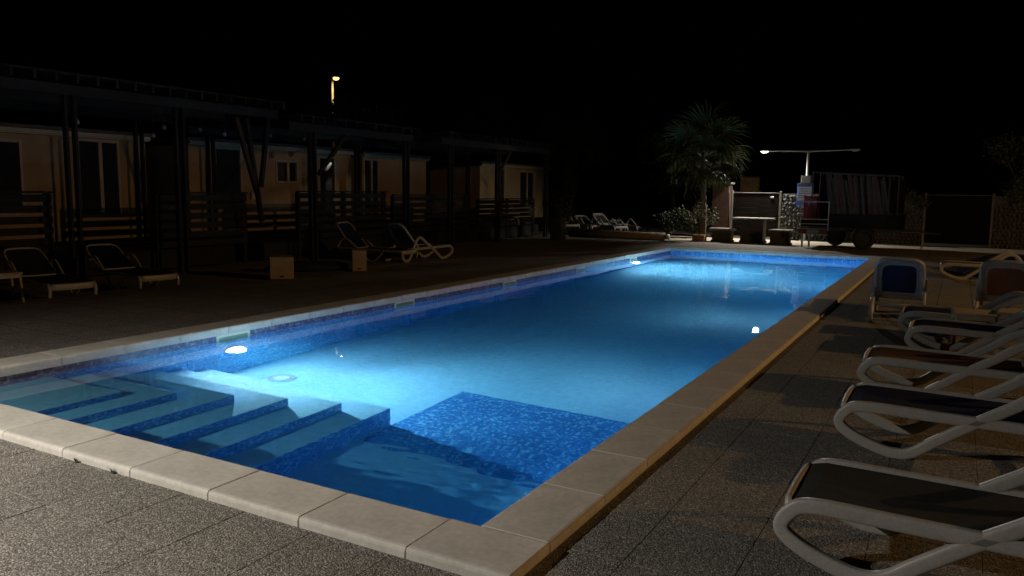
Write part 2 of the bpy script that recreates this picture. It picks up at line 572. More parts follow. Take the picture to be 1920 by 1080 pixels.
# ------------------------------------------------------------------ more materials
plain('navy_fabric', (0.012, 0.018, 0.075), 0.8, var=0.15, scale=20)
plain('taupe_fabric', (0.062, 0.059, 0.053), 0.8, var=0.15, scale=20)
plain('brown_fabric', (0.16, 0.085, 0.045), 0.8, var=0.15, scale=20)
plain('tan_fabric', (0.27, 0.135, 0.065), 0.8, var=0.15, scale=20)
plain('grey_plastic', (0.20, 0.20, 0.20), 0.45, var=0.1)
plain('cream_plastic', (0.45, 0.39, 0.27), 0.45, var=0.08)
plain('beige_box', (0.42, 0.33, 0.22), 0.7, var=0.12)
plain('dark_slot', (0.02, 0.02, 0.02), 0.8)
plain('cream_cladding', (0.42, 0.30, 0.16), 0.7, var=0.12, scale=2.0)
plain('pale_trim', (0.52, 0.45, 0.32), 0.6, var=0.1)
plain('shutter_glass', (0.03, 0.03, 0.035), 0.12, var=0.2)
plain('roof_sheet', (0.10, 0.09, 0.08), 0.7, var=0.2)
plain('fence_metal', (0.16, 0.15, 0.13), 0.85, var=0.2)
plain('dark_timber', (0.013, 0.010, 0.007), 0.8, var=0.35, scale=5.0)
plain('brown_timber', (0.06, 0.028, 0.017), 0.9, var=0.35, scale=5.0)
plain('grey_timber', (0.055, 0.048, 0.040), 0.9, var=0.3, scale=5.0)
plain('concrete', (0.36, 0.34, 0.30), 0.85, var=0.15, scale=5.0, bumps=0.2)
plain('dark_concrete', (0.085, 0.08, 0.072), 0.9, var=0.25, scale=5.0, bumps=0.2)
plain('dark_panel', (0.012, 0.010, 0.0085), 1.0, var=0.3, scale=3.0, spec=0.05)
plain('dark_metal', (0.05, 0.05, 0.05), 0.5, metal=0.3, var=0.2)
plain('rubber', (0.02, 0.02, 0.02), 0.85)
plain('red_plastic', (0.26, 0.012, 0.016), 0.45, var=0.1)
plain('sign_blue', (0.06, 0.14, 0.50), 0.5, var=0.06)
plain('sign_white', (0.55, 0.58, 0.70), 0.5, var=0.08)
plain('terracotta', (0.30, 0.17, 0.10), 0.8)
plain('bark', (0.13, 0.10, 0.07), 0.95, var=0.4, scale=12, bumps=0.5)
plain('palm_leaf', (0.058, 0.072, 0.016), 0.55, var=0.35, scale=3)
plain('leaf', (0.028, 0.042, 0.013), 0.6, var=0.4, scale=3)
plain('ivy_leaf', (0.075, 0.085, 0.03), 0.6, var=0.4, scale=4)
plain('dry_leaf', (0.22, 0.20, 0.11), 0.7, var=0.35, scale=5)
plain('pebble_fill', (0.085, 0.085, 0.08), 0.9, var=0.4, scale=8)
plain('cover_fabric', (0.26, 0.20, 0.15), 0.8, var=0.2)

# ------------------------------------------------------------------ twin-arm lamp posts
def lamp_post(loc, rz, lit, label, group, power, aims, spread=180):
    """round steel post with a T of two arms, a flat lamp head on each end"""
    t = empty('lamp_post', loc, rz)
    tag(t, label, 'lamp post', group)
    H = 3.06
    tube('post', [(0, 0, 0), (0, 0, 1.4), (0, 0, H)], [0.06, 0.05, 0.042], 'galvanised', t, 14)
    bm = bmesh.new()
    disc(bm, (0, 0, 0.012), 0.15, 'Z', 20, 0.02)
    mesh_obj('base_plate', bm, 'galvanised', t)
    for s, on in zip((-1, 1), lit):
        tube('arm', [(0.02 * s, 0, H - 0.03), (0.7 * s, 0, H - 0.01), (1.32 * s, 0, H)], [0.03, 0.024, 0.02], 'galvanised', t, 10)
        bm = bmesh.new()
        add_box(bm, min(s * 1.28, s * 1.60), max(s * 1.28, s * 1.60), -0.075, 0.075, H - 0.02, H + 0.035, 0.02, seg=2)
        h = mesh_obj('lamp_head', bm, 'galvanised', t)
        bm = bmesh.new()
        bmesh.ops.create_uvsphere(bm, u_segments=16, v_segments=8, radius=1, matrix=Matrix.Translation((s * 1.46, 0, H - 0.02)) @ Matrix.Diagonal((0.115, 0.06, 0.035, 1)))
        mesh_obj('lens', bm, 'led_lens' if on else 'dark_lens', h, smooth=True)
        if on:
            p = Matrix.Translation(loc) @ Matrix.Rotation(rz, 4, 'Z') @ Vector((s * 1.46, 0, H - 0.07))
            head_light('lamp_post_light', p, power, (1.0, 0.945, 0.85), 0.14, aims, True, spread)
    return t
lp = lamp_post((-4.60, 28.53, 0), 0.0, (True, False), 'twin-arm steel lamp post behind the trailer, one head lit', 'twin-arm lamp posts', 250.0, (0, -0.3, -1))
lamp_post((-4.55, -1.05, 0), math.radians(-8), (True, False), 'twin-arm steel lamp post on the deck beside the near end of the pool', 'twin-arm lamp posts', NEAR_P, (0.15, 0.12, -1), 143)
# control box and notice board strapped to the far post
bx = empty('control_box', (-4.60, 28.45, 1.98)); tag(bx, 'small grey control box strapped to the lamp post above the notice board', 'electrical box')
box('housing', -0.17, 0.17, -0.11, 0.03, -0.05, 0.24, 'grey_timber', bx, 0.012)
box('door', -0.14, 0.14, -0.125, -0.112, -0.02, 0.21, 'galvanised', bx, 0.004)
sg = empty('notice_board', (-4.60, 28.38, 1.18)); tag(sg, 'blue and white notice board hung on the lamp post', 'sign')
box('board', -0.27, 0.25, -0.03, 0.0, 0.0, 0.78, 'sign_blue', sg, 0.006)
box('sheet', -0.25, 0.22, -0.036, -0.031, 0.19, 0.66, 'sign_white', sg)
for k in range(5):
    box('text_line', -0.21, 0.05 + 0.12 * ((k * 7) % 3) / 2, -0.0395, -0.0365, 0.58 - k * 0.075, 0.60 - k * 0.075, 'sign_blue', sg)

# ------------------------------------------------------------------ sun loungers
W = 0.29
PROF_A = [(0.0, .17), (.035, .25), (.13, .29), (.45, .287), (.8, .283), (1.2, .275), (1.48, .262), (1.62, .225), (1.69, .15), (1.665, .07), (1.58, .027), (1.49, .05), (1.42, .145), (1.33, .32), (1.25, .46), (1.16, .52), (1.06, .50), (.93, .405), (.72, .265), (.52, .12), (.42, .045), (.33, .024), (.22, .045), (.08, .10)]
PROF_B1 = [(0.015, .10), (0.0, .19), (.06, .265), (.25, .245), (.50, .262), (.9, .272), (1.3, .272), (1.75, .275)]
PROF_B2 = [(.50, .25), (.60, .13), (.75, .03), (.88, .03), (1.0, .13), (1.2, .30), (1.42, .46), (1.56, .47), (1.66, .40), (1.72, .29)]
LM = {}
def lounger_meshes(model):
    if model in LM: return LM[model]
    d = {}
    bm = bmesh.new()
    if model == 'A':
        add_tube(bm, catmull([(x, 0, z) for x, z in PROF_A], 6), 0.033, 16, True, ry=0.024, square=0.45)
    else:
        add_tube(bm, catmull([(x, 0, z) for x, z in PROF_B1], 5, False), 0.022, 10, False, ry=0.022)
        add_tube(bm, catmull([(x, 0.006, z) for x, z in PROF_B2], 5, False), 0.020, 10, False, ry=0.018)
    o = mesh_obj('side_frame', bm, 'white_plastic', smooth=True); d['side_frame'] = o.data; bpy.data.objects.remove(o)
    # seat: plastic rim and woven sling
    hinge = 1.14 if model == 'A' else 1.30
    zs = 0.300 if model == 'A' else 0.285
    a = W - 0.025
    sec = [(0.012, zs - .075), (0.014, zs - .04), (0.04, zs - .008), (0.10, zs + .006), (0.35, zs + .004), (0.7, zs - .002), (hinge, zs - .004)]
    def strip(y0, y1, th, mat, nm, sx=0.0):
        bm = bmesh.new()
        top = [[bm.verts.new((x + sx, y0 + (y1 - y0) * k / 4, z - 0.012 * (1 - (2 * k / 4 - 1) ** 2) * (0 if i < 2 else 1))) for k in range(5)] for i, (x, z) in enumerate(sec)]
        for p, q in zip(top, top[1:]):
            for k in range(4): bm.faces.new((p[k], p[k + 1], q[k + 1], q[k]))
        r = bmesh.ops.solidify(bm, geom=bm.faces[:], thickness=th)
        o = mesh_obj(nm, bm, mat, smooth=False)
        me = o.data; bpy.data.objects.remove(o)
        return me
    d['seat'] = strip(-a - 0.004, a + 0.004, 0.008, 'navy_fabric', 'seat')
    bm = bmesh.new()
    for s in (-1, 1):
        add_tube(bm, [(x, s * (a - 0.010), z - 0.020) for x, z in sec[2:]], 0.014, 8)
    add_tube(bm, catmull([(hinge, a - .006, zs - .012), (hinge + .01, 0, zs - .016), (hinge, -a + .006, zs - .012)], 3, False), 0.016, 8, up=(0, 0, 1))
    add_tube(bm, [(0.022, -a - .004, zs - .050), (0.010, -a * .8, zs - .052), (0.004, 0, zs - .054), (0.010, a * .8, zs - .052), (0.022, a + .004, zs - .050)], 0.016, 10, ry=0.046, up=(0, 0, 1), square=0.7)
    o = mesh_obj('seat_frame', bm, 'white_plastic', smooth=True); d['seat_frame'] = o.data; bpy.data.objects.remove(o)
    bm = bmesh.new()
    add_tube(bm, [(1.50, -W, 0.235), (1.52, 0, 0.225), (1.50, W, 0.235)], 0.018, 8, up=(0, 0, 1))
    o = mesh_obj('crossbar', bm, 'white_plastic', smooth=True); d['crossbar'] = o.data; bpy.data.objects.remove(o)
    # backrest in its own frame: x along the back from the hinge
    L = 0.74
    ring = []
    for x, y in [(0.0, -a + .03), (0.03, -a + .005), (0.35, -a), (L - .10, -a + .015), (L - .02, -a + .07), (L, -a * .4), (L, a * .4), (L - .02, a - .07), (L - .10, a - .015), (0.35, a), (0.03, a - .005), (0.0, a - .03)]:
        ring.append((x, y, -0.02 * math.sin(min(1, x / L) * math.pi)))
    bm = bmesh.new()
    outer = catmull(ring, 4)
    inner = catmull([(.085 + (p[0] / L) * (L - .17), p[1] * 0.78, p[2] + 0.002) for p in ring], 4)
    wide = model == 'A'
    fs = 0.78 if wide else 0.95
    add_tube(bm, outer, 0.027 if wide else 0.015, 10, True, ry=0.026 if wide else 0.015, up=(0, 0, 1), square=0.7 if wide else 1.0)
    if wide:
        add_tube(bm, inner, 0.012, 8, True, ry=0.020, up=(0, 0, 1))
    for dz in ((0.010, -0.010) if wide else ()):
        A = [bm.verts.new(p + Vector((0, 0, dz))) for p in outer]
        B = [bm.verts.new(p + Vector((0, 0, dz))) for p in inner]
        for i in range(len(A)):
            j = (i + 1) % len(A)
            bm.faces.new((A[i], A[j], B[j], B[i]))
    for s in ((-1, 1) if wide else ()):                # lacing pegs between the two rims
        for k in range(9):
            x = 0.10 + k * 0.062
            add_box(bm, x - .012, x + .012, s * (a * .88) - .009, s * (a * .88) + .009, -0.034, 0.0)
    o = mesh_obj('back_frame', bm, 'white_plastic', smooth=True); d['back_frame'] = o.data; bpy.data.objects.remove(o)
    bm = bmesh.new()
    n = 8
    g = [[bm.verts.new(((.085 if wide else .02) + (L - (.17 if wide else .04)) * i / n, (-a * fs + 2 * a * fs * k / 4), -0.02 * math.sin(i / n * math.pi) - 0.004)) for k in range(5)] for i in range(n + 1)]
    for p, q in zip(g, g[1:]):
        for k in range(4): bm.faces.new((p[k], p[k + 1], q[k + 1], q[k]))
    bmesh.ops.solidify(bm, geom=bm.faces[:], thickness=0.008)
    o = mesh_obj('backrest', bm, 'navy_fabric'); d['backrest'] = o.data; bpy.data.objects.remove(o)
    d['hinge'] = (hinge, zs - 0.005)
    LM[model] = d
    return d
FAB = {}
def fabric_mesh(me, fab):
    k = (me.name, fab)
    if k not in FAB:
        c = me.copy(); c.materials.clear(); c.materials.append(MATS[fab]); FAB[k] = c
    return FAB[k]
def lounger(loc, rz, fab, angle, label, model='A', group='white sun loungers'):
    d = lounger_meshes(model)
    t = empty('sun_lounger', loc, rz)
    tag(t, label, 'sun lounger', group)
    for s in (-1, 1):
        link_copy('side_frame', d['side_frame'], t, Matrix.Translation((0, s * W, 0)) @ Matrix.Diagonal((1, s, 1, 1)))
    link_copy('seat', fabric_mesh(d['seat'], fab), t)
    link_copy('seat_frame', d['seat_frame'], t)
    link_copy('crossbar', d['crossbar'], t)
    hx, hz = d['hinge']
    M = Matrix.Translation((hx, 0, hz)) @ Matrix.Rotation(-math.radians(angle), 4, 'Y')
    b = link_copy('backrest', fabric_mesh(d['backrest'], fab), t, M)
    link_copy('back_frame', d['back_frame'], b)
    return t
R90 = math.pi / 2
lounger((-0.575, 3.71, 0), 0.0, 'taupe_fabric', 36, 'grey-brown sling lounger beside the pool corner, feet toward the pool')
lounger((-0.57, 5.54, 0), 0.0, 'navy_fabric', 38, 'navy sling lounger between the grey-brown and the brown lounger')
lounger((-0.60, 7.09, 0), 0.01, 'brown_fabric', 38, 'brown sling lounger between two navy loungers, feet toward the pool')
lounger((-0.36, 9.00, 0), -0.01, 'navy_fabric', 36, 'navy sling lounger beside the cream side tables, next to the brown lounger')
lounger((-0.50, 10.05, 0), 0.02, 'navy_fabric', 33, 'navy sling lounger behind the cream side tables, far side of them')
lounger((-0.66, 12.43, 0), -R90 + 0.04, 'navy_fabric', 44, 'navy lounger with its raised back turned to the near end, close to the coping')
lounger((0.64, 12.80, 0), -R90 - 0.06, 'tan_fabric', 44, 'tan lounger with raised back beside the navy one facing the far fence')
lounger((-0.25, 17.6, 0), 0.03, 'navy_fabric', 14, 'dim flat lounger beside the dark parasol canopy near the gravel path')
# left side of the pool
lounger((-10.42, 6.34, 0), math.pi - 0.20, 'taupe_fabric', 29, 'taupe lounger beside the small white side table on the dark deck', 'B')
lounger((-10.40, 7.66, 0), math.pi - 0.17, 'navy_fabric', 28, 'navy lounger on the dark deck before the slatted railing, next to the taupe one', 'B')
lounger((-10.38, 13.86, 0), math.pi + 0.06, 'navy_fabric', 48, 'navy lounger with upright back behind the beige box', 'B')
lounger((-10.64, 15.50, 0), -R90 - 0.10, 'brown_fabric', 46, 'brown lounger with looped legs beside the beige box, back raised')
FARL = 'white lounger in the dim row of loungers beyond the rolled pool cover'
for k, (x, y, r, a) in enumerate([(-13.3, 28.4, -R90 + .9, 10), (-12.25, 28.6, -R90 + .5, 24), (-11.2, 28.3, -R90 + .45, 34), (-10.55, 28.9, -R90 + .4, 12)]):
    lounger((x, y, 0), R90 + 0.75 + 0.1 * k, 'taupe_fabric', a, FARL, 'A', 'dim loungers beyond the pool cover')

# ------------------------------------------------------------------ small things on the deck
def side_table(loc, rz, s, h, mat, label, group=None):
    t = empty('side_table', loc, rz); tag(t, label, 'side table', group)
    bm = bmesh.new()
    add_box(bm, -s / 2, s / 2, -s / 2, s / 2, h - 0.03, h, 0.012, seg=2)
    top = mesh_obj('table_top', bm, mat, t)
    bm = bmesh.new()
    for q in (-1, 1):
        add_box(bm, -s / 2 + .03, s / 2 - .03, q * (s / 2 - .02) - .008, q * (s / 2 - .02) + .008, h - 0.075, h - 0.0305)
        add_box(bm, q * (s / 2 - .02) - .008, q * (s / 2 - .02) + .008, -s / 2 + .03, s / 2 - .03, h - 0.075, h - 0.0305)
    mesh_obj('apron', bm, mat, top)
    for sx in (-1, 1):
        for sy in (-1, 1):
            tube('leg', [(sx * (s / 2 - .035), sy * (s / 2 - .035), h - 0.03), (sx * (s / 2 - .015), sy * (s / 2 - .015), 0.0)], [0.022, 0.017], mat, t, 8)
    return t
side_table((0.20, 9.53, 0), 0.1, 0.40, 0.40, 'cream_plastic', 'cream side table between the two navy loungers, shorter of the pair')
side_table((0.62, 9.55, 0), -0.12, 0.40, 0.43, 'cream_plastic', 'cream side table between the two navy loungers, taller of the pair')
side_table((-11.25, 5.85, 0), -0.2, 0.42, 0.42, 'white_plastic', 'small white side table beside the taupe lounger on the dark deck')
def beige_cube(loc, rz, w, d, h, label):
    t = empty('parasol_base_box', loc, rz); tag(t, label, 'box', 'beige boxes')
    box('shell', -w / 2, w / 2, -d / 2, d / 2, 0.012, h - 0.02, 'beige_box', t, 0.012, 2)
    box('lid', -w / 2 - .006, w / 2 + .006, -d / 2 - .006, d / 2 + .006, h - 0.018, h, 'beige_box', t, 0.006, 2)
    box('slot', -0.035, 0.035, -d / 2 - .004, -d / 2 + .01, 0.05, 0.075, 'dark_slot', t)
beige_cube((-10.32, 10.05, 0), 0.80, 0.40, 0.34, 0.40, 'wide beige box on the deck at one end of the blue roll')
beige_cube((-10.10, 11.86, 0), 0.72, 0.27, 0.30, 0.42, 'narrow beige box on the deck before the navy lounger')
t = empty('folded_parasol', (-10.95, 11.35, 0.0), 0.95); tag(t, 'dark blue folded parasol lying between the two beige boxes', 'parasol')
bm = bmesh.new()
n = 12
rings = []
for i in range(n + 1):
    u = i / n
    x = -0.75 + 1.5 * u
    r = 0.10 + 0.10 * math.sin(u * math.pi) ** 0.7
    rings.append([bm.verts.new((x, 1.7 * r * math.cos(a) * (1 + .12 * math.sin(5 * a + i)), 0.075 + 0.55 * r * math.sin(a) * (1 + .15 * math.sin(4 * a + 2 * i)))) for a in [k * 2 * math.pi / 14 for k in range(14)]])
for A, B in zip(rings, rings[1:]):
    for k in range(14): bm.faces.new((A[k], A[(k + 1) % 14], B[(k + 1) % 14], B[k]))
bm.faces.new(rings[0]); bm.faces.new(rings[-1])
for v in bm.verts: v.co.z = max(v.co.z, 0.004)
mesh_obj('canopy', bm, 'navy_fabric', t, smooth=True)
tube('pole', [(-1.0, 0, 0.075), (1.05, 0, 0.075)], 0.018, 'white_plastic', t, 8)
# open dark parasol canopy standing low on the deck, right side
def low_parasol(loc, rz, r, h, label):
    t = empty('open_parasol', loc, rz); tag(t, label, 'parasol', 'dark open parasols')
    bm = bmesh.new()
    apex = bm.verts.new((0, 0, h))
    prev = None
    R = []
    for f, z in ((0.34, 0.80), (0.68, 0.47), (1.0, 0.06)):
        R.append([bm.verts.new((r * f * math.cos(k * math.pi / 8) * (1 if k % 2 == 0 else .965), r * f * math.sin(k * math.pi / 8) * (1 if k % 2 == 0 else .965), h * z * (1 if k % 2 == 0 else .93) + .01)) for k in range(16)])
    for k in range(16):
        bm.faces.new((apex, R[0][k], R[0][(k + 1) % 16]))
        for A, B in zip(R, R[1:]): bm.faces.new((A[k], B[k], B[(k + 1) % 16], A[(k + 1) % 16]))
    bmesh.ops.solidify(bm, geom=bm.faces[:], thickness=0.006)
    c = mesh_obj('canopy', bm, 'navy_fabric', t)
    for k in range(8):
        a = k * math.pi / 4
        tube('rib', [(0, 0, h - .03), (r * .68 * math.cos(a), r * .68 * math.sin(a), h * .44), (r * .98 * math.cos(a), r * .98 * math.sin(a), h * .05 + .004)], 0.006, 'dark_metal', t, 5)
    bm = bmesh.new()
    bmesh.ops.create_uvsphere(bm, u_segments=12, v_segments=8, radius=0.03, matrix=Matrix.Translation((0, 0, h + .02)))
    mesh_obj('finial', bm, 'white_plastic', t, smooth=True)
low_parasol((0.93, 19.2, 0), 0.2, 1.15, 0.46, 'dark blue parasol canopy set open on the deck near the flat dim lounger')
low_parasol((2.35, 18.6, 0), 0.0, 1.1, 0.46, 'dark blue parasol canopy set open on the deck beside another one')
# rolled pool cover and a bin
t = empty('rolled_pool_cover', (-10.2, 25.35, 0), 0.02); tag(t, 'long brown rolled pool cover lying on the deck beyond the pool', 'pool cover')
tube('roll', [(-1.75, 0, 0.13), (0, 0, 0.135), (1.70, 0, 0.13)], 0.13, 'cover_fabric', t, 18)
tube('tube_end', [(1.69, 0, 0.13), (1.86, 0, 0.13)], 0.085, 'galvanised', t, 16)
tube('tube_end', [(-1.74, 0, 0.13), (-1.9, 0, 0.13)], 0.085, 'galvanised', t, 16)
t = empty('litter_bin', (-11.38, 23.2, 0)); tag(t, 'square grey litter bin standing on the dark deck beyond the loungers', 'bin')
box('body', -0.2, 0.2, -0.18, 0.18, 0.02, 0.70, 'grey_timber', t, 0.01)
box('lid', -0.215, 0.215, -0.195, 0.195, 0.702, 0.79, 'dark_metal', t, 0.02, 2)

# ------------------------------------------------------------------ table and benches beyond the pool
def concrete_set(name, cat, loc, w, d, h, th, pw, pd, label, group=None):
    t = empty(name, loc); tag(t, label, cat, group)
    box('seat' if cat == 'bench' else 'table_top', -w / 2, w / 2, -d / 2, d / 2, h - th, h, 'concrete', t, 0.012, 2)
    bm = bmesh.new()
    add_box(bm, -pw / 2, pw / 2, -pd / 2, pd / 2, 0.06, h - th - 0.002, 0.01)
    mesh_obj('pedestal', bm, 'dark_concrete', t)
    box('foot', -pw / 2 - .03, pw / 2 + .03, -pd / 2 - .03, pd / 2 + .03, 0.0, 0.058, 'dark_concrete', t, 0.008)
concrete_set('picnic_table', 'table', (-5.85, 26.45, 0.004), 1.24, 0.80, 0.80, 0.06, 0.72, 0.5, 'concrete picnic table with a thick pedestal before the dark gate')
concrete_set('bench', 'bench', (-6.78, 26.20, 0.004), 0.78, 0.42, 0.44, 0.07, 0.62, 0.34, 'low concrete bench between the palm and the picnic table', 'concrete benches')
concrete_set('bench', 'bench', (-4.86, 25.85, 0.004), 0.70, 0.46, 0.47, 0.05, 0.58, 0.38, 'low concrete bench between the picnic table and the trailer', 'concrete benches')

# ------------------------------------------------------------------ back fence: gates, posts, gabion panels
FY = 28.68
def fence_post(x, h=1.66, label='pale metal post of the back fence'):
    t = empty('fence_post', (x, FY, 0)); tag(t, label, 'post', 'posts of the back fence')
    box('shaft', -0.035, 0.035, -0.035, 0.035, 0.0, h, 'fence_metal', t, 0.006)
    box('cap', -0.042, 0.042, -0.042, 0.042, h + .001, h + 0.02, 'fence_metal', t, 0.006)
for x, l in ((-7.14, 'fence post between the brick pillar and the dark gate'), (-5.46, 'pale fence post between the dark gate and the pebble-filled panel'), (-0.98, 'pale fence post between the ivy panel and the wide dark panel'), (0.88, 'fence post between the wide dark panel and the leafy panel')):
    fence_post(x, 1.66, l)
def board_panel(x0, x1, label, nb):
    t = empty('timber_fence', ((x0 + x1) / 2, FY, 0)); tag(t, label, 'fence panel', 'dark boarded panels')
    w = (x1 - x0) / 2 - 0.045
    H0, H1 = 0.08, 1.60
    b = (H1 - H0) / nb
    bm = bmesh.new(); add_box(bm, -w, w, -0.012, 0.012, 0.004, b - 0.004, 0.003)
    o = mesh_obj('board', bm, 'dark_panel', t, loc=(0, 0, H0)); me = o.data
    for k in range(1, nb):
        link_copy('board', me, t).location = (0, 0, H0 + k * b)
    box('top_rail', -w, w, -0.025, 0.025, 1.602, 1.625, 'fence_metal', t, 0.004)
board_panel(-7.14, -5.46, 'dark boarded gate panel behind the picnic table', 9)
box_tag = empty('gate_plate', (-5.75, FY - 0.02, 1.47)); tag(box_tag, 'small pale name plate on the dark gate', 'plate')
box('plate', -0.06, 0.06, -0.012, 0.0, -0.03, 0.03, 'galvanised', box_tag, 0.003)
box('screw', -0.05, -0.044, -0.016, -0.012, -0.004, 0.004, 'dark_metal', box_tag)
board_panel(-0.98, 0.88, 'wide dark boarded panel of the back fence between two pale posts', 8)
def leaf_cloud(name, centers, n, size, mat, parent, rs, flat=1.0):
    """many small folded leaves through several clumps; clumps = (centre, radii)"""
    verts, faces = [], []
    for _ in range(n):
        c, r = centers[rs.randrange(len(centers))]
        while True:
            p = Vector((rs.uniform(-1, 1), rs.uniform(-1, 1), rs.uniform(-1, 1)))
            if p.length <= 1: break
        p = p * (0.55 + 0.45 * rs.random()) if p.length > .3 else p
        p = Vector((c[0] + p.x * r[0], c[1] + p.y * r[1], c[2] + p.z * r[2]))
        d = Vector((rs.gauss(0, 1), rs.gauss(0, 1), rs.gauss(-.2, .8))).normalized()
        s = d.cross(Vector((rs.gauss(0, 1), rs.gauss(0, 1), rs.gauss(0, 1)))).normalized()
        l = size * rs.uniform(.6, 1.3); w = l * .36
        nrm = d.cross(s) * w * .35
        k = len(verts)
        verts += [p, p + d * l * .5 + s * w - nrm, p + d * l, p + d * l * .5 - s * w - nrm]
        faces += [(k, k + 1, k + 2), (k, k + 2, k + 3)]
    me = bpy.data.meshes.new(name)
    me.from_pydata([tuple(v) for v in verts], [], faces)
    me.materials.append(MATS[mat])
    o = bpy.data.objects.new(name, me)
    COL.objects.link(o)
    if parent is not None: o.parent = parent
    return o
rs = random.Random(11)
def gabion(x0, x1, label, n, ivy):
    t = empty('gabion_panel', ((x0 + x1) / 2, FY, 0)); tag(t, label, 'wall', 'stone-filled fence panels')
    w = (x1 - x0) / 2 - 0.04
    box('backing', -w, w, 0.02, 0.12, 0.0, 1.60, 'dark_concrete', t)
    protos = []
    for k in range(6):
        bm = bmesh.new()
        bmesh.ops.create_icosphere(bm, subdivisions=1, radius=1.0)
        for v in bm.verts: v.co *= rs.uniform(.75, 1.15)
        o = mesh_obj('stone', bm, 'pebble_fill', t); protos.append(o)
        o.location = (rs.uniform(-w + .08, w - .08), -0.01, 0.1 + k * .25); o.scale = (.085, .05, .07)
    cnt = 0
    nz = 13; nx = max(4, int(2 * w / 0.12))
    for j in range(nz):
        for i in range(nx):
            if cnt >= n: break
            o = link_copy('stone', protos[rs.randrange(6)].data, t)
            o.location = (-w + (i + .5 + .35 * (j % 2) - .17) * 2 * w / nx + rs.uniform(-.015, .015), rs.uniform(-.02, .01), 0.06 + j * 0.121 + rs.uniform(-.012, .012))
            o.scale = (rs.uniform(.06, .085), .05, rs.uniform(.055, .075))
            o.rotation_euler = (rs.uniform(-.4, .4), rs.uniform(0, 6), rs.uniform(-.4, .4))
            cnt += 1
    if ivy:
        lf = leaf_cloud('ivy', [((rs.uniform(-w, w), -0.10, z), (.35, .10, .28)) for z in (0.25, .5, .8, 1.1, 1.35, 1.55, 1.62)], ivy, 0.075, 'ivy_leaf', t, rs)
        lf["kind"] = 'stuff'
gabion(-5.46, -3.6, 'grey pebble-filled fence panel behind the lamp post', 210, 0)
gabion(-3.6, -0.98, 'stone panel half covered with ivy behind the trailer', 210, 900)
gabion(0.88, 3.4, 'leafy stone panel at the end of the back fence beneath the tree', 210, 2600)
# pillar and low wall left of the gate
t = empty('brick_pillar', (-7.55, 28.9, 0)); tag(t, 'reddish rendered pillar behind the palm beside the gate', 'pillar')
box('shaft', -0.30, 0.30, -0.25, 0.25, 0, 1.9, 'brown_timber', t, 0.01)
box('cap', -0.36, 0.36, -0.31, 0.31, 1.902, 1.98, 'dark_concrete', t, 0.015)
t = empty('utility_cabinet', (-7.75, 34.0, 0)); tag(t, 'square utility cabinet showing above the dark gate', 'cabinet')
box('body', -0.36, 0.36, -0.2, 0.2, 0, 2.25, 'beige_box', t, 0.015)
box('roof', -0.40, 0.40, -0.24, 0.24, 2.252, 2.30, 'dark_concrete', t, 0.01)

# ------------------------------------------------------------------ trailer with cage
t = empty('utility_trailer', (-2.55, 26.0, 0.004), 0.0)
tag(t, 'dark utility trailer with a tall slatted cage and open tailgate', 'trailer')
def tb(n, *a, m='dark_metal', bev=0.004, par=None): return box(n, *a, m, par if par else t, bev)
tb('bed', -0.85, 1.10, -0.70, 0.75, 0.50, 0.60)
for n, a in (('side_panel', (-0.85, 1.10, -0.74, -0.705, 0.605, 1.02)), ('side_panel', (-0.85, 1.10, 0.755, 0.79, 0.605, 1.02)), ('front_panel', (1.105, 1.14, -0.70, 0.75, 0.605, 1.02))):
    sp = tb(n, *a, m='dark_panel')
# cage above
for x in (-1.36, -0.86, 0.74, 0.98):
    for y in (-0.72, 0.77):
        tb('cage_post', x - .02, x + .02, y - .02, y + .02, 0.9 if x > -1 else 0.52, 2.28 - 0.05 * (x + 1.3), m='grey_timber')
for y in (-0.72, 0.77):
    bm = bmesh.new()
    add_tube(bm, [(-1.38, y, 2.24), (1.0, y, 2.14)], 0.018, 8)
    mesh_obj('cage_rail', bm, 'grey_timber', t)
bm = bmesh.new(); add_box(bm, -0.055, 0.055, -0.012, 0.012, 0, 1.25, 0.003)
pl0 = mesh_obj('plank', bm, 'brown_timber', t)
bm = bmesh.new(); add_box(bm, -0.03, 0.03, -0.016, 0.016, 0, 1.22, 0.003)
pl1 = mesh_obj('plank', bm, 'grey_timber', t)
pl0.location = (-0.72, -0.66, 0.98); pl0.rotation_euler = (0, 0.10, 0)
pl1.location = (-0.60, -0.70, 0.98); pl1.rotation_euler = (0, -0.12, 0)
for k in range(20):
    o = link_copy('plank', (pl0 if k % 2 == 0 else pl1).data, t)
    o.location = (-0.80 + 0.082 * k, -0.66 + rs.uniform(-.03, .05) - (0.03 if k % 2 else 0), 0.96 + rs.uniform(-.02, .06))
    o.rotation_euler = (rs.uniform(-.03, .03), -0.16 + rs.uniform(-.05, .05), 0)
    o.scale = (1, 1, rs.uniform(.86, 1.0))
tb('cage_board', -0.84, 1.08, 0.70, 0.745, 1.03, 2.05, m='dark_panel')
tb('cage_board', -1.34, -0.88, 0.70, 0.745, 0.70, 2.15, m='dark_panel')
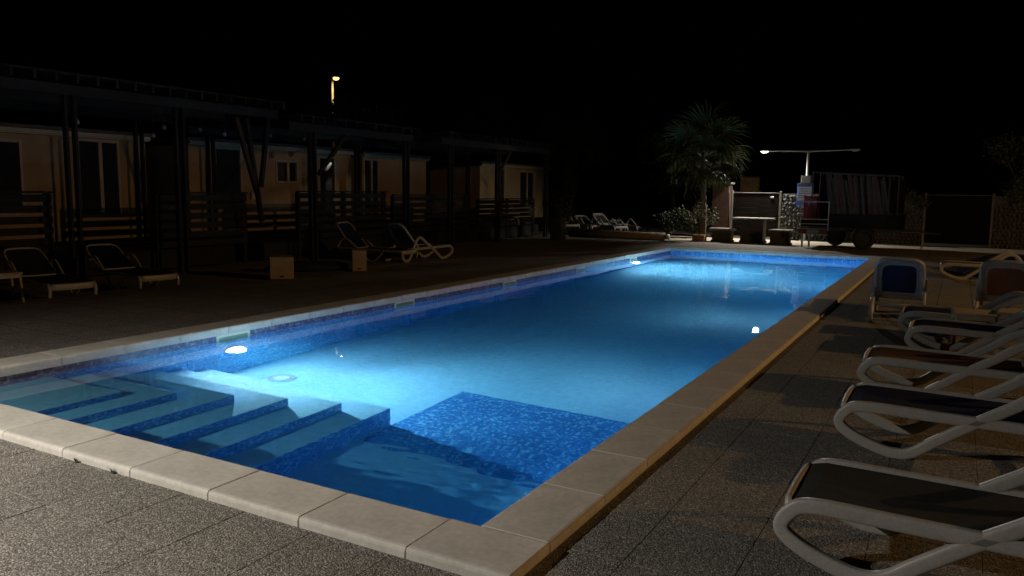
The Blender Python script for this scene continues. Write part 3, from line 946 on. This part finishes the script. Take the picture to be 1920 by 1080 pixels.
# open tailgate end with rails, bumper, plate and prop legs
tg = tb('tailgate', -1.66, -0.87, -0.76, -0.73, 0.62, 0.82, m='dark_panel')
for z, w in ((1.36, .014), (0.84, .016), (0.70, .012), (0.55, .016), (0.40, .016)):
    bm = bmesh.new(); add_tube(bm, [(-1.66 if z > .6 else -1.70, -0.78, z), (-0.84, -0.78, z + (0.0 if z > .6 else -.02))], w, 8)
    mesh_obj('tailgate_rail', bm, 'galvanised', tg)
for x in (-1.64, -0.85):
    bm = bmesh.new(); add_tube(bm, [(x, -0.78, 0.50), (x, -0.78, 1.36)], 0.014, 8)
    mesh_obj('tailgate_upright', bm, 'galvanised', tg)
tb('bumper', -1.68, -0.86, -0.80, -0.765, 0.41, 0.54)
tb('number_plate', -1.44, -1.10, -0.812, -0.801, 0.43, 0.52, m='grey_plastic')
for x in (-1.60, -0.94):
    tb('tail_light', x - .05, x + .05, -0.814, -0.801, 0.44, 0.51, m='red_plastic')
for x in (-1.57, -1.37):
    tb('prop_leg', x - .025, x + .025, -0.76, -0.70, 0.0, 0.405, m='galvanised')
tb('bed_extension', -1.66, -0.852, -0.72, 0.74, 0.56, 0.615)
def wheel(x, y):
    bm = bmesh.new()
    prof = [(-.09, .19), (-.10, .25), (-.085, .29), (-.05, .305), (.05, .305), (.085, .29), (.10, .25), (.09, .19)]
    R = [[bm.verts.new((x + r * math.cos(a), y + w, 0.305 + r * math.sin(a))) for (w, r) in prof] for a in [k * 2 * math.pi / 24 for k in range(24)]]
    for A, B in zip(R, R[1:] + R[:1]):
        for i in range(len(prof)): bm.faces.new((A[i], A[(i + 1) % len(prof)], B[(i + 1) % len(prof)], B[i]))
    ty = mesh_obj('wheel', bm, 'rubber', t, smooth=True)
    bm = bmesh.new()
    disc(bm, (x, y - 0.06, 0.305), 0.192, 'Y', 20, 0.02); disc(bm, (x, y - 0.075, 0.305), 0.06, 'Y', 14, 0.03)
    mesh_obj('rim', bm, 'dark_metal', ty)
    bm = bmesh.new()
    add_tube(bm, [(x + .37 * math.cos(a), y, 0.305 + .36 * math.sin(a)) for a in [math.pi * k / 8 for k in range(9)]], 0.012, 6, ry=0.12)
    mesh_obj('mudguard', bm, 'dark_metal', t)
wheel(0.16, -0.86)
wheel(-0.78, 0.55)
bm = bmesh.new(); add_tube(bm, [(1.1, -0.35, 0.52), (1.75, 0.0, 0.50), (2.1, 0, 0.48)], 0.035, 8); add_tube(bm, [(1.1, 0.35, 0.52), (1.7, 0.0, 0.50)], 0.03, 8)
mesh_obj('drawbar', bm, 'dark_metal', t)
bm = bmesh.new(); add_tube(bm, [(1.65, 0, 0.48), (1.65, 0, 0.0)], 0.025, 8)
mesh_obj('jockey_leg', bm, 'galvanised', t)
t = empty('red_barrel', (-4.02, 25.95, 0.62)); tag(t, 'red plastic crate box standing on the open end of the trailer', 'crate')
box('body', -0.19, 0.19, -0.2, 0.2, 0.0, 0.85, 'red_plastic', t, 0.02, 2)
box('lid', -0.205, 0.205, -0.215, 0.215, 0.852, 0.92, 'red_plastic', t, 0.015, 2)
for z in (0.25, 0.55):
    box('rib', -0.196, 0.196, -0.208, 0.208, z, z + .03, 'red_plastic', t, 0.004)

# ------------------------------------------------------------------ street lamp beyond the homes
t = empty('street_lamp', (-27.2, 30.1, 0)); tag(t, 'tall warm street lamp glowing beyond the mobile homes', 'street lamp')
tube('post', [(0, 0, 0), (0, 0, 3.5), (0, 0, 6.85)], [0.10, 0.08, 0.055], 'galvanised', t, 12)
tube('arm', [(0, 0, 6.84), (0.12, -0.05, 6.93), (0.3, -0.12, 6.95)], 0.03, 'galvanised', t, 8)
bm = bmesh.new(); add_box(bm, 0.15, 0.55, -0.24, -0.02, 6.93, 7.0, 0.03, seg=2)
h = mesh_obj('lamp_head', bm, 'galvanised', t)
bm = bmesh.new(); bmesh.ops.create_uvsphere(bm, u_segments=16, v_segments=10, radius=1, matrix=Matrix.Translation((0.36, -0.13, 6.90)) @ Matrix.Diagonal((0.17, 0.13, 0.10, 1)))
mesh_obj('lens', bm, 'sodium_lens', h, smooth=True)
head_light('street_lamp_light', (-27.2 + .36, 30.1 - .13, 6.78), 14, (1.0, 0.58, 0.22), 0.2)
# orange sodium lamp beyond the right end of the deck
t = empty('street_lamp', (14.3, 11.3, 0)); tag(t, 'tall orange street lamp beyond the row of loungers on the open side', 'street lamp')
tube('post', [(0, 0, 0), (0, 0, 2.6), (0, 0, 5.3)], [0.09, 0.07, 0.05], 'galvanised', t, 12)
tube('arm', [(0, 0, 5.28), (-0.15, 0, 5.36), (-0.35, 0, 5.38)], 0.03, 'galvanised', t, 8)
bm = bmesh.new(); add_box(bm, -0.62, -0.2, -0.12, 0.12, 5.36, 5.43, 0.03, seg=2)
h = mesh_obj('lamp_head', bm, 'galvanised', t)
bm = bmesh.new(); bmesh.ops.create_uvsphere(bm, u_segments=16, v_segments=10, radius=1, matrix=Matrix.Translation((-0.42, 0, 5.33)) @ Matrix.Diagonal((0.17, 0.1, 0.08, 1)))
mesh_obj('lens', bm, 'sodium_lens', h, smooth=True)
head_light('street_lamp_light', (13.85, 11.3, 5.22), ORANGE_P, (1.0, 0.56, 0.20), 0.2, (-0.05, 0, -1))
# ------------------------------------------------------------------ mobile homes along the left
def mobile_home(x, y0, y1, zt, label, openings):
    t = empty('mobile_home', (x, (y0 + y1) / 2, 0)); tag(t, label, 'mobile home', 'mobile homes beside the pool')
    yc = (y0 + y1) / 2
    def b(n, a, m, par=None, bev=0.005): return box(n, *a, m, par if par else t, bev)
    # front wall is cut round its openings so that windows sit in real reveals
    zs0 = 0.45
    cuts = sorted(openings, key=lambda o: o[0])
    y = y0
    for (a, c, z0, z1, kind) in cuts:
        if a > y: b('wall', (-0.10, 0.0, y - yc, a - yc, zs0, zt - 0.16), 'cream_cladding', bev=0.0)
        if z0 > zs0: b('wall', (-0.10, 0.0, a - yc, c - yc, zs0, z0), 'cream_cladding', bev=0.0)
        if zt - 0.16 > z1: b('wall', (-0.10, 0.0, a - yc, c - yc, z1, zt - 0.16), 'cream_cladding', bev=0.0)
        f = 0.055
        bm = bmesh.new()
        for q in ((a, a + f, z0, z1), (c - f, c, z0, z1), (a + f, c - f, z1 - f, z1), (a + f, c - f, z0, z0 + f)):
            add_box(bm, -0.06, 0.022, q[0] - yc + .001, q[1] - yc - .001, q[2] + .001, q[3] - .001, 0.004)
        if kind == 'double':
            m = (a + c) / 2 + .04
            add_box(bm, -0.06, 0.022, m - .04 - yc, m + .04 - yc, z0 + f, z1 - f, 0.004)
        w = mesh_obj('door' if kind == 'door' else 'window', bm, 'pale_trim', t)
        if kind == 'double':
            b('pane', (-0.05, -0.035, a + f - yc, m - .04 - yc, z0 + f, z1 - f), 'shutter_glass', w, 0)
            b('pane', (-0.05, -0.035, m + .04 - yc, c - f - yc, z0 + f, z1 - f), 'shutter_glass', w, 0)
        else:
            b('pane', (-0.05, -0.035, a + f - yc, c - f - yc, z0 + f, z1 - f), 'shutter_glass', w, 0)
        if kind == 'door':
            b('handle', (-0.03, 0.03, c - f - .07 - yc, c - f - .04 - yc, z0 + 1.0 - .3, z0 + 1.12 - .3), 'galvanised', w, 0.003)
        y = c
    if y < y1: b('wall', (-0.10, 0.0, y - yc, y1 - yc, zs0, zt - 0.16), 'cream_cladding', bev=0.0)
    for e0, e1 in ((y0, y0 + .1), (y1 - .1, y1)):
        b('end_wall', (-3.6, -0.102, e0 - yc, e1 - yc, zs0, zt - 0.16), 'cream_cladding')
    b('back_wall', (-3.7, -3.602, y0 - yc, y1 - yc, zs0, zt - 0.16), 'cream_cladding')
    b('skirt', (-3.6, -0.02, y0 + .1 - yc, y1 - .1 - yc, 0.0, zs0 - .002), 'dark_panel')
    r = b('roof', (-3.85, 0.16, y0 - .12 - yc, y1 + .12 - yc, zt - 0.05, zt + 0.02), 'roof_sheet')
    b('eave', (0.0, 0.10, y0 - .05 - yc, y1 + .05 - yc, zt - 0.158, zt - 0.052), 'pale_trim')
    b('gutter', (0.102, 0.15, y0 - .05 - yc, y1 + .05 - yc, zt - 0.13, zt - 0.06), 'pale_trim', r)
    return t
HX = -16.0
mobile_home(HX, 4.2, 11.56, 2.74, 'cream mobile home behind the two dark deck loungers', [(7.0, 8.86, 1.0, 2.46, 'single'), (9.96, 10.92, 0.95, 2.56, 'double')])
mobile_home(HX, 12.7, 18.46, 2.74, 'cream mobile home with a small window and a narrow door behind the leaning posts', [(13.45, 14.30, 1.0, 2.58, 'single'), (15.44, 16.26, 1.72, 2.33, 'double'), (17.06, 17.78, 0.5, 2.50, 'door')])
mobile_home(HX, 18.98, 22.3, 2.70, 'cream mobile home beyond the one with the narrow door', [(19.02, 19.74, 0.55, 2.52, 'double')])
mobile_home(HX, 25.8, 31.5, 2.66, 'cream mobile home farthest along the row, half hidden by plants', [(27.1, 27.7, 0.6, 2.5, 'single'), (28.9, 30.2, 0.9, 2.4, 'double')])
# wall lamps on the second home
for y, z in ((15.3, 2.45), (16.0, 2.52)):
    t = empty('wall_lamp', (HX + .0, y, z)); tag(t, 'round rusty wall lamp above the small window of the cream home', 'wall lamp', 'wall lamps above the small window')
    bm = bmesh.new(); disc(bm, (0.02, 0, 0), 0.10, 'X', 18, 0.03); mesh_obj('plate', bm, 'terracotta', t)
    bm = bmesh.new(); bmesh.ops.create_uvsphere(bm, u_segments=12, v_segments=8, radius=0.07, matrix=Matrix.Translation((0.06, 0, 0))); mesh_obj('shade', bm, 'terracotta', t, smooth=True)

# ------------------------------------------------------------------ terraces, railings and pergolas before the homes
def terrace(x0, x1, y0, y1, label):
    t = empty('terrace', ((x0 + x1) / 2, (y0 + y1) / 2, 0)); tag(t, label, 'terrace', 'timber terraces before the homes')
    w, d = (x1 - x0) / 2, (y1 - y0) / 2
    n = int(2 * w / 0.145)
    bm = bmesh.new(); add_box(bm, 0.004, 2 * w / n - 0.004, -d, d, 0.36, 0.39, 0.003)
    o = mesh_obj('plank', bm, 'dark_timber', t, loc=(-w, 0, 0))
    for k in range(1, n): link_copy('plank', o.data, t).location = (-w + 2 * w * k / n, 0, 0)
    box('fascia', w - 0.03, w, -d, d, 0.02, 0.355, 'dark_timber', t)
    for yy in (-d + .05, 0, d - .05):
        box('bearer', -w + .02, w - .035, yy - .04, yy + .04, 0.0, 0.352, 'dark_timber', t)
terrace(-15.9, -13.25, 5.0, 11.6, 'dark timber terrace before the home with two tall windows')
terrace(-15.9, -13.25, 12.4, 18.4, 'dark timber terrace before the home with the narrow door')
terrace(-15.9, -13.25, 19.0, 25.4, 'dark timber terrace before the third home with a pale lounger on it')
def railing(y0, y1, label, zt=1.46, x=-13.2, mat='dark_timber'):
    t = empty('slat_railing', (x, (y0 + y1) / 2, 0)); tag(t, label, 'railing', 'slatted terrace railings')
    d = (y1 - y0) / 2
    n = 6
    bm = bmesh.new(); add_box(bm, -0.012, 0.012, -d, d, 0, 0.12, 0.004)
    o = mesh_obj('slat', bm, mat, t, loc=(0, 0, 0.42))
    for k in range(1, n): link_copy('slat', o.data, t).location = (rnd.uniform(-.004, .004), 0, 0.42 + k * (zt - .56) / (n - 1))
    box('top_rail', -0.05, 0.05, -d, d, zt, zt + 0.035, mat, t, 0.004)
    m = max(2, int(2 * d / 1.3) + 1)
    for k in range(m):
        yy = -d + .05 + (2 * d - .1) * k / (m - 1)
        box('post', -0.10, -0.014, yy - .045, yy + .045, 0.0, zt - .002, mat, t, 0.004)
railing(5.0, 7.75, 'slatted dark railing behind the taupe lounger')
railing(9.7, 11.9, 'slatted dark railing beneath the leaning posts')
railing(13.4, 16.6, 'slatted dark railing before the narrow door', 1.50)
railing(16.9, 20.6, 'slatted dark railing before the third home', 1.42)
railing(21.2, 25.0, 'slatted dark railing beyond the litter bin', 1.30)
def pergola(x0, x1, y0, y1, zt, label, posts, braces, tilt=0.0):
    t = empty('pergola', ((x0 + x1) / 2, (y0 + y1) / 2, 0)); tag(t, label, 'pergola', 'timber pergolas before the homes')
    xc, yc = (x0 + x1) / 2, (y0 + y1) / 2
    for (px, py) in posts:
        # each post is a pair of planks with a gap, as on the photographed ones
        for q in (-1, 1):
            box('post', px - xc - .05, px - xc + .05, py - yc + q * .075 - .025, py - yc + q * .075 + .025, 0.0, zt - .002, 'dark_timber', t, 0.004)
    for (px, pa, za, pb, zb, mat) in braces:
        bm = bmesh.new(); add_tube(bm, [(px - xc, pa - yc, za), (px - xc, pb - yc, zb)], 0.055, 4, ry=0.055, up=(1, 0, 0))
        mesh_obj('brace', bm, mat, t)
    for px in (x1 - .06, (x0 + x1) / 2, x0 + .06):
        box('beam', px - xc - .04, px - xc + .04, y0 - yc, y1 - yc, zt, zt + 0.17, 'dark_timber', t, 0.005)
    n = int((y1 - y0) / 0.32)
    bm = bmesh.new(); add_box(bm, x0 - xc - .15, x1 - xc + .25, -0.025, 0.025, 0, 0.13, 0.004)
    o = mesh_obj('rafter', bm, 'dark_timber', t, loc=(0, y0 - yc + .1, zt + .172))
    for k in range(1, n): link_copy('rafter', o.data, t).location = (0, y0 - yc + .1 + k * (y1 - y0 - .2) / (n - 1), zt + .172)
    box('roof_board', x0 - xc - .1, x1 - xc + .2, y0 - yc, y1 - yc, zt + .304, zt + .335, 'dark_timber', t, 0.004)
pergola(-15.8, -12.5, 5.6, 12.2, 3.02, 'dark timber pergola with flat roof and leaning posts by the first home', [(-12.5, 7.70), (-12.5, 9.74), (-15.7, 7.7), (-15.7, 11.2), (-12.5, 5.8)], [(-12.46, 11.02, 2.95, 11.52, 1.45, 'brown_timber'), (-12.46, 11.28, 2.95, 11.62, 0.9, 'dark_timber'), (-12.46, 11.85, 3.0, 11.62, 1.6, 'dark_timber')])
pergola(-15.8, -12.5, 12.5, 16.9, 2.82, 'dark timber pergola before the home with the narrow door', [(-12.5, 13.15), (-12.5, 16.55), (-15.7, 13.1), (-15.7, 16.5)], [(-12.46, 13.3, 1.9, 14.2, 2.8, 'dark_timber')])
pergola(-15.8, -12.5, 18.2, 24.8, 2.85, 'dark timber pergola before the third home, farthest of the three', [(-12.5, 18.6), (-12.5, 21.2), (-12.5, 24.5), (-15.7, 18.4), (-15.7, 24.5)], [(-12.46, 21.3, 2.2, 21.9, 2.8, 'grey_timber')])
# bulbs hung from the pergolas
for k, (y, z) in enumerate([(8.45, 2.69), (10.19, 2.72), (9.94, 2.55), (11.02, 2.74), (11.63, 2.69), (12.9, 2.75), (13.94, 2.74)]):
    t = empty('hanging_bulb', (-13.5, y, z)); tag(t, 'small unlit white bulb hanging below a pergola roof', 'bulb', 'bulbs hung below the pergolas')
    bm = bmesh.new(); bmesh.ops.create_uvsphere(bm, u_segments=12, v_segments=8, radius=0.042); mesh_obj('globe', bm, 'white_plastic', t, smooth=True)
    tube('cord', [(0, 0, 0.04), (0, 0, 3.05 - z if y < 12.3 else 2.99 - z)], 0.006, 'dark_metal', t, 5)
    bm = bmesh.new(); disc(bm, (0, 0, 0.05), 0.02, 'Z', 10, 0.04); mesh_obj('socket', bm, 'dark_metal', t)
t = empty('meter_box', (-13.12, 12.0, 1.33)); tag(t, 'small pale meter box fixed beside the leaning posts', 'electrical box')
box('case', -0.03, 0.04, -0.07, 0.07, 0, 0.16, 'cream_cladding', t, 0.01)
box('cover', 0.041, 0.048, -0.05, 0.05, 0.02, 0.14, 'pale_trim', t, 0.003)
lounger((-14.6, 23.9, 0.39), -R90 + 1.1, 'taupe_fabric', 12, 'pale flat lounger standing on the third timber terrace', 'A', 'white sun loungers')

# ------------------------------------------------------------------ palm, shrubs and trees
rp = random.Random(5)
palm = empty('palm_tree', (-7.50, 26.3, 0)); tag(palm, 'shaggy fan palm beside the concrete benches beyond the pool', 'palm tree')
pts = [(0, 0, 0), (0.02, 0, .5), (0.0, 0.02, 1.2), (-.04, 0, 1.9), (-.06, 0, 2.55), (-.06, 0, 2.85)]
bm = bmesh.new()
tp = catmull(pts, 6, False)
add_tube(bm, tp, [0.115 - 0.04 * (i / len(tp)) + 0.012 * math.sin(i * 2.4) for i in range(len(tp))], 14)
mesh_obj('trunk', bm, 'bark', palm, smooth=True)
def fan_mesh(seed):
    r = random.Random(seed)
    bm = bmesh.new()
    add_tube(bm, [(0, 0, 0), (0.3, 0, .03), (0.62, 0, 0.0)], [.016, .012, .009], 5)
    n = 22
    for k in range(n):
        a = (k / (n - 1) - .5) * 4.0
        L = (0.80 - 0.10 * abs(a)) * r.uniform(.88, 1.08)
        d = Vector((math.cos(a), math.sin(a), 0)); s = Vector((-d.y, d.x, 0))
        b0 = Vector((0.60, 0, 0)); prev = None
        for i, (u, w, z) in enumerate(((0.0, .012, 0), (.45, .030, .03), (.78, .022, -.02 - r.uniform(0, .05)), (1.0, .003, -.16 - r.uniform(0, .16)))):
            p = b0 + d * (L * u) + Vector((0, 0, z * L * 1.6))
            q = (bm.verts.new(p + s * w), bm.verts.new(p + Vector((0, 0, -.014 if i < 3 else 0))), bm.verts.new(p - s * w))
            if prev:
                bm.faces.new((prev[0], prev[1], q[1], q[0])); bm.faces.new((prev[1], prev[2], q[2], q[1]))
            prev = q
    o = mesh_obj('frond', bm, 'palm_leaf')
    me = o.data; bpy.data.objects.remove(o)
    return me
fans = [fan_mesh(s) for s in range(4)]
for k in range(30):
    az = k * 2.399 + rp.uniform(-.2, .2)
    u = k / 29
    el = 1.25 - 2.1 * u + rp.uniform(-.12, .12)
    sc = rp.uniform(1.0, 1.25) * (1.15 if u < .7 else .95)
    M = Matrix.Translation((-.06, 0, 2.9 - .35 * u)) @ Matrix.Rotation(az, 4, 'Z') @ Matrix.Rotation(-el, 4, 'Y') @ Matrix.Rotation(rp.uniform(-.5, .5), 4, 'X') @ Matrix.Scale(sc, 4)
    link_copy('frond', fans[k % 4], palm, M)
def shrub(name, loc, label, clumps, n, size, mat, pot=None, stems=5, hgt=1.0, group=None):
    t = empty(name, loc); tag(t, label, 'shrub', group)
    if pot:
        bm = bmesh.new(); add_box(bm, -pot, pot, -pot * .8, pot * .8, 0, pot * 1.1, 0.015); mesh_obj('planter', bm, 'terracotta', t)
    bm = bmesh.new()
    for k in range(stems):
        a = rp.uniform(0, 6.28)
        add_tube(bm, [(0, 0, 0.02), (.05 * math.cos(a), .05 * math.sin(a), hgt * .4), (.2 * math.cos(a), .2 * math.sin(a), hgt * .95)], [.016, .012, .005], 5)
    mesh_obj('stems', bm, 'bark', t)
    lf = leaf_cloud('foliage', clumps, n, size, mat, t, rp)
shrub('potted_oleander', (-7.42, 25.72, 0), 'pale flowering shrub in a square planter at the foot of the palm', [((-.12, 0, 1.05), (.22, .2, .28)), ((.1, -.05, .9), (.2, .2, .25)), ((-.28, 0, .72), (.16, .16, .2)), ((.02, 0, 1.3), (.12, .12, .16))], 420, 0.075, 'dry_leaf', 0.2, 6, 1.25)
shrub('garden_shrub', (-8.2, 27.6, 0), 'dark leafy shrub behind the palm trunk', [((0, 0, .5), (.6, .5, .5)), ((.4, .2, .8), (.5, .4, .45)), ((-.5, 0, .7), (.5, .4, .5))], 1500, 0.10, 'leaf', None, 7, 1.0)
shrub('garden_shrub', (-9.4, 28.3, 0), 'low dark shrub between the rolled pool cover and the palm', [((0, 0, .5), (.7, .5, .5)), ((.5, .2, .6), (.5, .4, .45))], 1300, 0.10, 'leaf', None, 7, 0.9)
shrub('garden_shrub', (-15.2, 31.2, 0), 'leafy shrub with warm-lit leaves beside the farthest home', [((0, 0, 1.2), (.5, .5, .9)), ((.5, -.2, 1.7), (.4, .4, .6)), ((.2, .2, .5), (.6, .5, .5))], 1500, 0.10, 'ivy_leaf', None, 8, 2.0)
def tree(loc, h, r, label, n, mat='leaf', size=0.16):
    t = empty('leafy_tree', loc); tag(t, label, 'tree', 'trees beyond the fence')
    bm = bmesh.new()
    add_tube(bm, [(0, 0, 0), (.1, 0, h * .25), (-.05, .08, h * .5), (.05, 0, h * .8)], [.16, .13, .09, .03], 9)
    cl = []
    for k in range(11):
        a = rp.uniform(0, 6.28); q = rp.uniform(.25, .8) * r; z = h * rp.uniform(.48, .95)
        c = (q * math.cos(a), q * math.sin(a), z)
        add_tube(bm, [(0, 0, h * .35), (c[0] * .5, c[1] * .5, (h * .35 + z) * .5), c], [.06, .04, .012], 6)
        cl.append((c, (r * rp.uniform(.28, .45), r * rp.uniform(.28, .45), h * rp.uniform(.10, .17))))
    mesh_obj('trunk', bm, 'bark', t, smooth=True)
    leaf_cloud('crown', cl, n, size, mat, t, rp)
tree((-22.5, 38.0, 0), 6.8, 2.6, 'dark tree rising beyond the mobile homes near the street lamp', 5000)
tree((-24.0, 27.6, 0), 5.15, 2.3, 'dense dark tree standing before the street lamp behind the mobile homes', 5000)
tree((-17.5, 37.0, 0), 5.2, 2.6, 'broad dark tree behind the farthest mobile home', 5000)
tree((-11.5, 35.0, 0), 4.3, 2.2, 'low dark tree beyond the dim row of loungers', 4000)
tree((1.9, 30.6, 0), 3.7, 1.9, 'leafy tree leaning over the leafy stone panel', 5200, 'ivy_leaf', 0.12)
tree((4.6, 31.5, 0), 4.4, 2.0, 'leafy tree standing beyond the end of the back fence', 4000, 'ivy_leaf', 0.12)
# tufts of weed at the foot of the near coping
for x, l in ((-4.36, 'small dry weed sprouting in the joint at the foot of the coping'), (-4.02, 'flat dry weed tuft at the foot of the coping, beside a smaller sprout')):
    t = empty('weed_tuft', (x, 2.622, 0)); tag(t, l, 'weed')
    bm = bmesh.new()
    for k in range(9):
        a = rp.uniform(0, 6.28); h = rp.uniform(.015, .045)
        d = Vector((math.cos(a), -abs(math.sin(a)), 0))
        w = Vector((-d.y, d.x, 0)) * .003
        p0 = Vector((rp.uniform(-.02, .02), -.004, 0)); p1 = p0 + d * h * .4 + Vector((0, 0, h * .7)); p2 = p0 + d * h + Vector((0, 0, h))
        v = [bm.verts.new(p) for p in (p0 - w, p0 + w, p1 + w, p1 - w, p2)]
        bm.faces.new(v[:4]); bm.faces.new((v[3], v[2], v[4]))
    mesh_obj('blades', bm, 'leaf', t)
    bm = bmesh.new(); disc(bm, (0, -.006, .003), .012, 'Z', 8, .006); mesh_obj('root', bm, 'earth', t)
# caustic light through the water reaches everything under it
for o in pool.children:
    o.cycles.is_caustics_receiver = True
    for c in o.children: c.cycles.is_caustics_receiver = True
